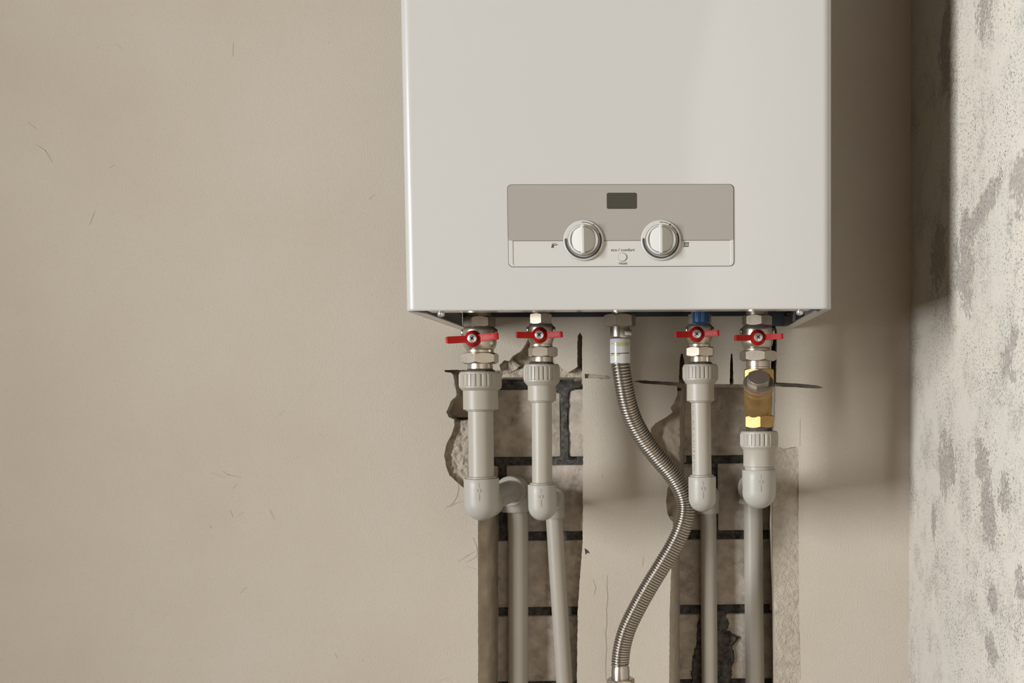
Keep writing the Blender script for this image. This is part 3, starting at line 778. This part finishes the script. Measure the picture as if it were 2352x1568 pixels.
# ================================================================== VALVES, PIPES, HOSE
YV = -0.132
SV = ppm(YV)
def col_axis(u, v): return at(u, v, YV)
def zz(v, u=1450): return at(u, v, YV).z
def handle(root, hub_uv, yh, tilt, rhub, left, right, wing, embossed=True):
    """butterfly handle: dished hub, two wings bent towards the room, cross-head screw"""
    c = at(hub_uv[0], hub_uv[1], yh); s = ppm(yh)
    mt = T(c.x, c.y, c.z) @ Matrix.Rotation(-tilt, 4, 'Y')
    mz = mt @ Matrix.Rotation(PI / 2, 4, 'X')
    b = MB(); r = rhub / s
    b.lathe([(r * .45, -.013), (r * .5, -.006), (r * .96, -.0042), (r, -.0030), (r * .98, -.0016), (r * .62, .0014), (r * .60, .0024), (r * .3, .0024)], 48, mz)
    hw = wing / s / 2
    for sgn, ln in ((-1, left / s), (1, right / s)):
        x0 = r * .55
        p = [(x0, .0002, -.0030), (x0 + (ln - x0) * .35, .0022, -.0020), (ln * .92, .0085, .0040), (ln, .0080, .0035)]
        # section runs from the hub outwards and forwards (towards -y)
        vs_, fs = [], []
        for i, (x, f, bk) in enumerate(p):
            h = hw * (1.0 if i < 3 else .86)
            vs_ += [(sgn * x, -f, -h), (sgn * x, -f, h), (sgn * x, -bk + .0016, h), (sgn * x, -bk + .0016, -h)]
        for i in range(3):
            k = i * 4
            q = [(k, k + 4, k + 5, k + 1), (k + 1, k + 5, k + 6, k + 2), (k + 2, k + 6, k + 7, k + 3), (k + 3, k + 7, k + 4, k)]
            fs += q if sgn > 0 else [w[::-1] for w in q]
        fs += [(0, 1, 2, 3), (12, 15, 14, 13)] if sgn > 0 else [(3, 2, 1, 0), (13, 14, 15, 12)]
        bm = bmesh.new()
        bv = [bm.verts.new(q) for q in vs_]
        for f in fs: bm.faces.new([bv[i] for i in f])
        bmesh.ops.bevel(bm, geom=[e for e in bm.edges if e.calc_face_angle(0) > .7], offset=.0011, segments=2, profile=.5, affect='EDGES')
        bm.verts.index_update()
        b.add([q.co for q in bm.verts], [[w.index for w in f.verts] for f in bm.faces], mt); bm.free()
    hd = own(b.build('handle', 'red', smooth=40), root); hd['label'] = 'red butterfly handle'
    b = MB()
    b.lathe([(r * .55, .0024), (r * .57, .0030), (r * .52, .0042), (r * .3, .0048)], 36, mz)
    sc = b.build('handle_screw', 'zinc', smooth=40); sc.parent = hd; sc.matrix_parent_inverse = Matrix.Identity(4)
    b = MB()
    for k in range(2):
        mk = mz @ Matrix.Rotation(k * PI / 2 + PI / 4 + tilt, 4, 'Z')
        b.box(-r * .27, r * .27, -r * .065, r * .065, .0042, .00495, mk)
    b.build('screw_cross', 'black', smooth=0).parent = hd
    if embossed:                                   # worn raised marks on the right wing, too small to read
        b = MB(); rnd = random.Random(int(hub_uv[0]))
        x0 = r * 1.06; x1 = right / s * .86
        n_ = 8
        for i in range(n_):
            t0 = (i + rnd.uniform(0, .2)) / n_; t1 = (i + rnd.uniform(.5, .85)) / n_
            def px_(t):
                x = x0 + (x1 - x0) * t
                xa_, xb_ = r * .55 + (right / s - r * .55) * .35, right / s * .92
                f = .0022 + (.0085 - .0022) * (x - xa_) / (xb_ - xa_) if x > xa_ else .0002 + (.0022 - .0002) * (x - r * .55) / (xa_ - r * .55)
                return x, -f - .00025
            (xa2, ya2), (xb2, yb2) = px_(t0), px_(t1)
            h0, h1 = -hw * rnd.uniform(.35, .6), hw * rnd.uniform(.35, .6)
            vs_ = [(xa2, ya2, h0), (xb2, yb2, h0), (xb2, yb2, h1), (xa2, ya2, h1), (xa2, ya2 + .0006, h0), (xb2, yb2 + .0006, h0), (xb2, yb2 + .0006, h1), (xa2, ya2 + .0006, h1)]
            b.add(vs_, [(0, 1, 2, 3), (4, 7, 6, 5), (0, 4, 5, 1), (1, 5, 6, 2), (2, 6, 7, 3), (3, 7, 4, 0)], mt)
        b.build('raised_marks', 'red_worn', smooth=0).parent = hd
    return hd

def valve(name, label, uc, hexv, hexr, bodyv, bodyr, waist, nutv, nutr, neckv, neckr, hub, tilt, rhub, left, right, wing, a_hex=0.3, a_nut=0.3, blue=False, du=0.0, marks=True):
    p = col_axis(uc, (bodyv[0] + bodyv[1]) / 2)
    root = thing(name, label, 'valve', (p.x, YV, zz(neckv[1], uc)), 'ball valves under the boiler')
    A = T(p.x, YV, 0)
    def h(v): return zz(v, uc)
    b = MB()
    b.lathe([(hexr * .72 / SV, Z0 + 0.034), (hexr * .72 / SV, h(hexv[0]))][::-1], 32, A)
    own(b.build('inlet_tail', 'bronze_nickel', smooth=40), root)
    b = MB()
    if blue:
        b.lathe([(hexr * .96 / SV, h(hexv[1]) - .001), (hexr * 1.0 / SV, h(hexv[1]) + .001), (hexr * .98 / SV, h(hexv[0]))], 36, A)
    else:
        b.hexagon(hexr / SV, h(hexv[1]) - .0015, h(hexv[0]), .001, a_hex, A)
    own(b.build('top_nut', 'nickel_cast', smooth=40), root)
    b = MB()
    v0, v1 = bodyv; r = bodyr / SV; w = waist / SV
    pr = [(w * .9, h(nutv[0]) - .002), (w, h(nutv[0])), (w * 1.0, h(v1 + 8)), (w * .96, h(v1 + 7)), (r * .90, h(v1 + 2)), (r * .97, h(v1 - 4)), (r, h(v1 - 9)), (r, h(v0 + 9)), (r * .985, h(v0 + 5)), (r * .93, h(v0 + 2)), (r * .88, h(v0)), (r * .80, h(v0 - 1))]
    b.lathe(pr, 56, A)
    # side pips left by casting and the bonnet that carries the stem
    for sgn in (-1, 1):
        b.lathe([(.0040, 0), (.0038, .0012), (.0030, .0020), (.001, .0022)], 20, T(p.x + sgn * (r - .0006), YV - .002, h(v0 + 13)) @ Matrix.Rotation(sgn * PI / 2, 4, 'Y'))
    yh = YV - r - .013
    hc = at(hub[0], hub[1], yh)
    b.lathe([(rhub * .62 / SV, 0), (rhub * .62 / SV, r * .95), (rhub * .42 / SV, r + .0015), (rhub * .40 / SV, r + .009)], 32, T(p.x, YV, hc.z) @ axis_to((hc.x - p.x, hc.y - YV, 0)))
    own(b.build('body', 'nickel', smooth=40), root)
    b = MB(); b.hexagon(nutr / SV, h(nutv[1]), h(nutv[0]), .001, a_nut, T(p.x + du / SV, YV, 0))
    own(b.build('union_nut', 'nickel', smooth=25), root)
    b = MB(); b.lathe([(neckr / SV, h(neckv[1]) - .001), (neckr / SV, h(neckv[1] - 5)), (neckr * 1.04 / SV, h(neckv[1] - 6)), (neckr * 1.0 / SV, h(neckv[0]) + .001)], 36, T(p.x + du / SV, YV, 0))
    own(b.build('tailpiece', 'nickel', smooth=40), root)
    if blue:
        bc = MB(); pb = at(1608.5, 728, YV - .020); rr = 21.5 / ppm(YV - .02)
        def fn(r_, h_, a, k): return r_ * (1 + (.035 if math.sin(a * 26) > 0 else 0)) if 1 <= k <= 2 else r_
        bc.lathe([(rr * .80, at(1608, 743, YV - .02).z), (rr * .93, at(1608, 740, YV - .02).z), (rr * .95, at(1608, 716, YV - .02).z + .006), (rr * .8, at(1608, 716, YV - .02).z + .009)], 156, T(pb.x, YV - .020, 0), fn=fn)
        o = own(bc.build('drain_cap', 'blue', smooth=30), root); o['label'] = 'ribbed blue plastic cap'
    handle(root, hub, yh, tilt, rhub, left, right, wing, marks)
    return root

valve('ball_valve', 'large nickel ball valve with red handle tilted, leftmost under the boiler', 1102, (727, 749), 36, (751, 797), 38, 31.5, (811, 835), 43.5, (834, 853), 28,
      (1085.5, 777), math.radians(4.5), 19, 58.5, 60, 15.5, a_hex=0.18, a_nut=0.42)
valve('ball_valve', 'smaller nickel ball valve with level red handle, second from the left', 1243, (720, 742), 28, (745, 783), 29.5, 25.5, (797, 820), 34, (819, 837), 22.5,
      (1239.5, 769), math.radians(0.5), 18.5, 53, 53, 14, a_hex=0.62, a_nut=0.92, du=3.5)
valve('ball_valve', 'nickel ball valve with a blue ribbed cap behind its red handle', 1607, (722, 742), 27, (745, 783), 29.5, 25, (797, 819), 34.5, (818, 838), 22,
      (1600.5, 767), math.radians(2.0), 18.0, 51, 50.5, 13.5, a_hex=0.1, a_nut=0.40, blue=True, du=1)
valve('ball_valve', 'nickel ball valve with red handle screwed onto the brass strainer, rightmost', 1739, (724, 745), 35, (749, 794), 36.5, 31, (805, 829), 43, (828, 848), 27,
      (1741, 774.5), math.radians(1.8), 18.5, 55, 56, 13.0, a_hex=0.72, a_nut=0.78, du=2, marks=False)

# ---- brass strainer under the right valve
pS = col_axis(1743, 920)
st = thing('brass_strainer', 'brass angled strainer with a hexagon cap below the rightmost valve', 'strainer', (pS.x, YV, zz(988, 1743)))
A = T(pS.x, YV, 0)
def hS(v): return zz(v, 1743)
b = MB(); b.hexagon(38 / SV, hS(884), hS(847), .001, 0.5, A)
own(b.build('upper_hexagon', 'brass', smooth=25), st)
b = MB(); b.lathe([(29 / SV, hS(960)), (31 / SV, hS(930)), (30 / SV, hS(880))], 40, A)
el = math.radians(47)
ax = Vector((-0.03, -math.cos(el), math.sin(el))).normalized()
capc = at(1742, 879, YV - 0.030)                       # centre of the flange
sl = ppm(capc.y)
mt = T(*capc) @ axis_to(ax)
rl = 33.5 / sl
b.lathe([(rl * .70, -.048), (rl * .90, -.041), (rl * .95, -.034), (rl * .96, -.012), (rl * 1.0, -.0112), (rl * 1.0, -.0090), (rl * .985, -.0085), (rl * 1.0, -.006), (rl * 1.0, -.0032)], 56, mt)
own(b.build('strainer_body', 'brass', smooth=35), st)
b = MB(); b.lathe([(rl * 1.02, -.0032), (rl * 1.03, -.0024), (rl * 1.02, -.0018)], 56, mt)
own(b.build('gasket', 'copper_seal', smooth=40), st)
b = MB(); b.lathe([(rl * 1.04, -.0018), (rl * 1.05, -.0010), (rl * 1.03, .0010), (rl * .9, .0014), (rl * .7, .0015)], 56, mt)
b.hexagon(28.5 / sl, .001, .0085, .001, 0.35, mt)
o = own(b.build('strainer_cap', 'bronze_nickel', smooth=25), st); o['label'] = 'brownish hexagon cap'
b = MB(); b.hexagon(37 / SV, hS(982), hS(953), .001, 0.52, A)
own(b.build('lower_hexagon', 'brass', smooth=25), st)
b = MB(); b.lathe([(30 / SV, hS(990)), (31 / SV, hS(986)), (29 / SV, hS(981))], 36, A)
own(b.build('threaded_tail', 'hemp', smooth=0), st)

# ---- polypropylene risers
def pipe(label, ucv, adapter, pipe_r, elbow, back, wallpipe, cool_elbow=True, marks=False, m='ppr'):
    """ucv: axis pixel at top and at the elbow; adapter: (v top, v rib end, r rib, v sleeve start, v sleeve end, r sleeve)
    elbow: (v top, v bottom, r); back: (u, v, r) of the elbow in the chase at y=YC; wallpipe: [(u, v), ...], r"""
    (u0, v0), (u1, v1) = ucv
    def axis(v):
        return u0 + (u1 - u0) * (v - v0) / (v1 - v0)
    def h(v): return zz(v, axis(v))
    X = lambda v: at(axis(v), v, YV).x
    e0, e1, er = elbow; erm = er / SV
    va, vr, rr, vs0, vs1, rs = adapter
    floor_x = at(wallpipe[0][-1][0], wallpipe[0][-1][1], YC).x
    root = thing('water_pipe', label, 'pipe', (floor_x, YC, 0.0), 'plastic water pipes')
    A = T(X(va), YV, 0)
    # threaded adapter with gripping ribs
    b = MB(); r = rr / SV; n = 27
    def fn(r_, h_, a, k):
        if k in (6, 7):
            return r_ + (0.0009 if (a * n / (2 * PI)) % 1 > .42 else 0.0) * (1 if True else 0)
        return r_
    hv = lambda v: zz(v, axis(v))
    prof_ = [(rs * .92 / SV, hv(vs1 + 1)), (rs / SV, hv(vs1)), (rs / SV, hv(vs0)), (r * .90, hv(vr + 9)), (r, hv(vr + 4)), (r, hv(vr + 1)),
             (r - .0005, hv(vr)), (r - .0005, hv(va + 7)), (r - .0002, hv(va + 6)), (r * .985, hv(va + 3)), (r * .93, hv(va + .5)), (r * .6, hv(va))]
    b.lathe(prof_, n * 8, A, fn=fn)
    own(b.build('threaded_adapter', m, smooth=38), root)
    b = MB(); b.lathe([(rr * .72 / SV, hv(va) - .001), (rr * .70 / SV, hv(va - 2)), (rr * .60 / SV, hv(va - 5)), (rr * .5 / SV, hv(va - 6))], 40, A, fn=lambda r_, h_, a, k: r_ * (1 + .05 * noise.noise(Vector((a * 4, k * 3.0, va)))))
    own(b.build('hemp_seal', 'hemp', smooth=0), root)
    # bead and straight length
    b = MB(); b.tube([(X(vs1 - 2), YV, h(vs1 - 2)), (X(e0 + 4), YV, h(e0 + 4))], pipe_r / SV, 40)
    own(b.build('straight_pipe', m, smooth=40), root)
    if abs(vs1 - e0) > 30:
        for vv, rad in ((vs1 + 1.5, pipe_r + 4.5), (e0 - 2, pipe_r + 5)):
            b = MB(); q = rad / SV
            b.lathe([(q * .90, h(vv) - .0013), (q, h(vv) - .0007), (q, h(vv) + .0006), (q * .92, h(vv) + .0012)], 40, T(X(vv), YV, 0), fn=lambda r_, h_, a, k: r_ + .0003 * noise.noise(Vector((a * 3, vv, k))))
            own(b.build('weld_bead', m, smooth=40), root)
    # front elbow: socket down, rounded heel, socket back to the wall
    zc = h(e1) + erm                                   # centre of the heel
    ce = Vector((X(e1 - er), YV, zc))
    b = MB()
    pr_ = []
    for i in range(13):
        a = -PI / 2 + PI / 2 * i / 12
        pr_.append((max(.0004, erm * math.cos(a)), zc + erm * math.sin(a)))
    pr_ += [(erm * 1.01, h(e0 + 20)), (erm * 1.01, h(e0) - .0006), (erm * .985, h(e0)), (pipe_r / SV * .98, h(e0))]
    b.lathe(pr_, 48, T(ce.x, YV, 0))
    bk = at(back[0], back[1], YC)
    bk = Vector((bk.x, YC, zc if abs(bk.z - zc) < .006 else bk.z))
    d = (bk - ce); L_ = d.length; dn = d.normalized()
    md = T(*ce) @ axis_to(dn)
    b.lathe([(erm * .995, 0), (erm * .995, .030), (erm * .96, .031), (pipe_r / SV, .031)], 40, md)
    o = own(b.build('elbow', 'ppr_cool' if cool_elbow else m, smooth=40), root)
    # moulded arrow line on the elbow
    b = MB(); zt_ = h(e0 + 14); y_ = YV - erm * 1.005
    b.box(ce.x - .0005, ce.x + .0005, y_ - .0004, y_ + .001, h(e0 + 26 - 8), h(e0 + 8)); b.box(ce.x - .0005, ce.x + .0005, y_ - .0004, y_ + .001, h(e0 + 48), h(e0 + 32))
    b.lathe([(.0022, -.0004), (.0022, .0005), (.0012, .0005), (.0012, -.0004)], 20, T(ce.x, y_, h(e0 + 25)) @ Matrix.Rotation(PI / 2, 4, 'X'), caps=False)
    b.build('moulded_mark', 'ppr_cool' if cool_elbow else m, smooth=0).parent = o
    # pipe through to the chase
    b = MB(); b.tube([ce + dn * .028, bk - dn * .002], pipe_r / SV, 40)
    own(b.build('cross_pipe', 'ppr_cool' if cool_elbow else m, smooth=40), root)
    # elbow in the chase
    br = back[2] / ppm(YC)
    b = MB()
    wr = wallpipe[1] / ppm(YC)
    w = [at(u, v, YC) for u, v in wallpipe[0]]
    dz = (w[0] - w[1]).normalized()
    prs = []
    hd_ = Vector((bk.x, YC, bk.z))
    b.lathe([(max(.0004, br * math.cos(-PI / 2 + PI * i / 16)), br * math.sin(-PI / 2 + PI * i / 16)) for i in range(17)], 40, T(*hd_))
    b.lathe([(pipe_r / SV, -.012), (pipe_r / SV, -.028), (br * .97, -.028), (br * 1.03, -.0268), (br * 1.03, -.004), (br, 0)][::-1], 40, T(*hd_) @ axis_to(dn))
    dd = (w[0] - hd_); dd = dd.normalized() if dd.length > 1e-5 else Vector((0, 0, -1))
    low = back[3] if len(back) > 3 else 50
    zl = at(back[0], back[1] + low, YC).z
    b.lathe([(br, 0), (br * 1.0, zl - bk.z + .0015), (br * .97, zl - bk.z), (wr, zl - bk.z)], 40, T(*hd_) @ Matrix.Shear('XY', 4, ((w[0].x - w[1].x) / (w[0].z - w[1].z) * 0, 0)))
    own(b.build('chase_elbow', 'ppr_cool' if cool_elbow else m, smooth=40), root)
    pts = [hd_ - Vector((0, 0, .004))] + w
    if w[-1].z > .2: pts += [Vector((w[-1].x + (w[-1].x - w[-2].x) * .25, YC, w[-1].z - .12)), Vector((w[-1].x + (w[-1].x - w[-2].x) * .3, YC, w[-1].z - .25)), Vector((w[-1].x + (w[-1].x - w[-2].x) * .3, YC, 0.0))]
    b = MB(); b.tube(pts, wr, 36)
    own(b.build('riser_pipe', m if not marks else 'ppr', smooth=40), root)
    if marks:                                          # faded factory print running down the pipe
        b = MB(); rnd = random.Random(4); v = vs1 + 6
        while v < e0 - 14:
            ln = rnd.uniform(1.5, 5)
            if rnd.random() < .75:
                a = math.radians(180 + 34 + rnd.uniform(-4, 4)); rp = pipe_r / SV
                for q in range(2):
                    aa = a + (q - .5) * .10
                    px_, py_ = X(v) + rp * math.cos(aa), YV + rp * math.sin(aa)
                    b.box(-.0001, .0003, -.0002, .0003, -rnd.uniform(.0002, ln / SV / 3), rnd.uniform(.0001, ln / SV / 3), T(px_, py_, h(v)) @ Matrix.Rotation(aa + PI / 2, 4, 'Z'))
            v += rnd.uniform(3, 7)
        own(b.build('printed_marks', 'ink', smooth=0), root)
    return root
YC = 0.0490
pipe('widest grey plastic water pipe, leftmost, with an elbow swung right into the wall', ((1103, 860), (1106.5, 1150)), (853, 886, 47.5, 897, 940, 39.5), 28.5, (1098, 1195, 39.5),
     (1181, 1124, 33, 50), ([(1190, 1190), (1190, 1400), (1190, 1580)], 23.2), m='ppr')
pipe('grey plastic water pipe second from left whose lower run leans right', ((1244, 840), (1245.5, 1150)), (836, 872, 40.5, 886, 920, 32), 23, (1112, 1195, 32),
     (1270, 1143, 27, 45), ([(1273, 1192), (1285, 1380), (1297.5, 1580)], 19.2), m='ppr')
pipe('slim grey plastic water pipe with faded print below the blue capped valve', ((1608.5, 840), (1613, 1140)), (836, 868, 40, 882, 920, 31.5), 22.3, (1094, 1175, 31.5),
     (1626, 1138, 26, 40), ([(1627, 1190), (1628.5, 1380), (1630, 1580)], 18.8), marks=True, m='ppr')
pipe('short grey plastic water pipe hanging below the brass strainer', ((1743.5, 990), (1743.5, 1130)), (989, 1021, 43, 1034, 1070, 36.5), 33, (1078, 1168, 38.5),
     (1729, 1118, 34, 37), ([(1730, 1180), (1732, 1380), (1734.5, 1580)], 22.0), m='ppr')

# ---- corrugated gas hose
hp = [(1424.5, 832, -.132), (1427, 850, -.132), (1432, 880, -.130), (1441, 925, -.124), (1456, 968, -.116), (1481, 1012, -.108), (1512, 1052, -.101), (1544, 1090, -.094), (1567, 1128, -.090), (1576, 1163, -.088),
      (1570, 1203, -.087), (1551, 1248, -.086), (1523, 1295, -.085), (1492, 1345, -.084), (1464, 1395, -.083), (1441, 1443, -.082), (1429, 1485, -.081), (1425, 1518, -.080), (1425, 1528, -.080)]
P = [at(*q) for q in hp]
def catmull(P, n):
    out = []
    for i in range(len(P) - 1):
        p0, p1, p2, p3 = P[max(0, i - 1)], P[i], P[i + 1], P[min(len(P) - 1, i + 2)]
        for k in range(n):
            t = k / n
            out.append(0.5 * ((2 * p1) + (p2 - p0) * t + (2 * p0 - 5 * p1 + 4 * p2 - p3) * t * t + (3 * p1 - p0 - 3 * p2 + p3) * t ** 3))
    out.append(P[-1]); return out
dense = catmull(P, 60)
acc = [0.0]
for i in range(1, len(dense)): acc.append(acc[-1] + (dense[i] - dense[i - 1]).length)
total = acc[-1]; pitch = 0.00305; rings_n = int(total / pitch); per = 8
path, radii = [], []
j = 0
for i in range(rings_n * per + 1):
    s = total * i / (rings_n * per)
    while j < len(acc) - 2 and acc[j + 1] < s: j += 1
    t = (s - acc[j]) / max(1e-9, acc[j + 1] - acc[j])
    path.append(dense[j].lerp(dense[j + 1], max(0, min(1, t))))
    ph = (i % per) / per
    radii.append(.0089 + .0016 * abs(math.sin(PI * ph)) ** .65)
hose = thing('gas_hose', 'corrugated stainless steel gas hose curving down from the boiler centre', 'hose', tuple(P[-1]))
b = MB(); b.tube(path, radii, 32)
own(b.build('corrugated_tube', 'steel', smooth=80), hose)
p = at(1424, 760, YV)
A = T(p.x, YV, 0)
def hz(v): return zz(v, 1424)
b = MB(); b.hexagon(37.5 / SV, hz(750.5), hz(722), .0008, 0.30, A)
own(b.build('top_nut', 'bronze_nickel', smooth=25), hose)
b = MB(); b.lathe([(17 / SV, hz(723)), (17 / SV, Z0 + .034)], 32, A)
own(b.build('inlet_tail', 'bronze_nickel', smooth=40), hose)
b = MB(); b.lathe([(19 / SV, hz(779)), (22 / SV, hz(776)), (23 / SV, hz(773)), (23, hz(772)) if False else (23 / SV, hz(772)), (23 / SV, hz(753)), (22.3 / SV, hz(750))], 48, A)
b.bevel_box(p.x + .001, p.x + .0095, YV - 23.3 / SV, YV - .004, hz(771), hz(757), .0008, 2, T(p.x, YV, 0) @ Matrix.Rotation(.42, 4, 'Z') @ T(-p.x, -YV, 0))
own(b.build('ferrule', 'steel', smooth=40), hose)
b = MB(); q0 = at(1424, 778, YV); q1 = at(1424.8, 834, YV); rl_ = 23.3 / SV
b.tube([q0, q0.lerp(q1, .03), q0.lerp(q1, .5), q0.lerp(q1, .97), q1], [rl_ * .985, rl_, rl_ * 1.005, rl_, rl_ * .985], 48)
lab = own(b.build('label_sleeve', 'sleeve', smooth=50), hose); lab['label'] = 'glossy white printed sleeve'
def band(v0, v1, a0, a1, m, name, slope=0.0):
    b = MB(); vs_, fs = [], []; n = 24; r = rl_ * 1.012
    for i in range(n + 1):
        a = math.radians(a0 + (a1 - a0) * i / n)
        dv = slope * i / n
        for v in (v0, v1):
            t = (v + dv - 778) / 56; c = q0.lerp(q1, t)
            vs_.append((c.x + r * math.cos(a), YV + r * math.sin(a), c.z)); vs_.append((c.x + rl_ * .97 * math.cos(a), YV + rl_ * .97 * math.sin(a), c.z))
    for i in range(n):
        k = i * 4; fs += [(k, k + 4, k + 6, k + 2), (k + 1, k + 3, k + 7, k + 5), (k, k + 1, k + 5, k + 4), (k + 2, k + 6, k + 7, k + 3)]
    fs += [(0, 2, 3, 1), (n * 4, n * 4 + 1, n * 4 + 3, n * 4 + 2)]
    b.add(vs_, fs); o = b.build(name, m, smooth=60); o.parent = lab
    return o
band(787.5, 796, 254, 335, 'yellow', 'yellow_band', -1.0)
band(788, 790.5, 200, 254, 'yellow', 'yellow_band')
band(814.0, 818.5, 204, 272, 'yellow', 'yellow_band', -1)
band(811.3, 813.2, 206, 241, 'black', 'black_line')
band(811.6, 813.5, 252, 333, 'black', 'black_line', -1.6)
# lower ferrule, nut and the steel riser
pe = P[-1]; YE = pe.y; SE = ppm(YE)
ze = lambda v: at(1425, v, YE).z
A = T(pe.x, YE, 0)
b = MB(); b.lathe([(21 / SE, ze(1561)), (21 / SE, ze(1538)), (20.4 / SE, ze(1536)), (20.4 / SE, ze(1532)), (18.5 / SE, ze(1529)), (18.5 / SE, ze(1524))], 44, A)
own(b.build('ferrule', 'steel', smooth=40), hose)
b = MB(); b.hexagon(33.5 / SE, ze(1600), ze(1557), .001, 0.28, A)
own(b.build('lower_nut', 'nickel', smooth=25), hose)
gp = thing('gas_riser', 'steel gas pipe rising to the hose at the lower edge', 'pipe', (pe.x, YE, 0.0))
b = MB(); b.tube([(pe.x, YE, 0.0), (pe.x, YE, .4), (pe.x, YE, ze(1600) + .004)], .0105, 32)
own(b.build('riser_tube', 'nickel_cast', smooth=40), gp)
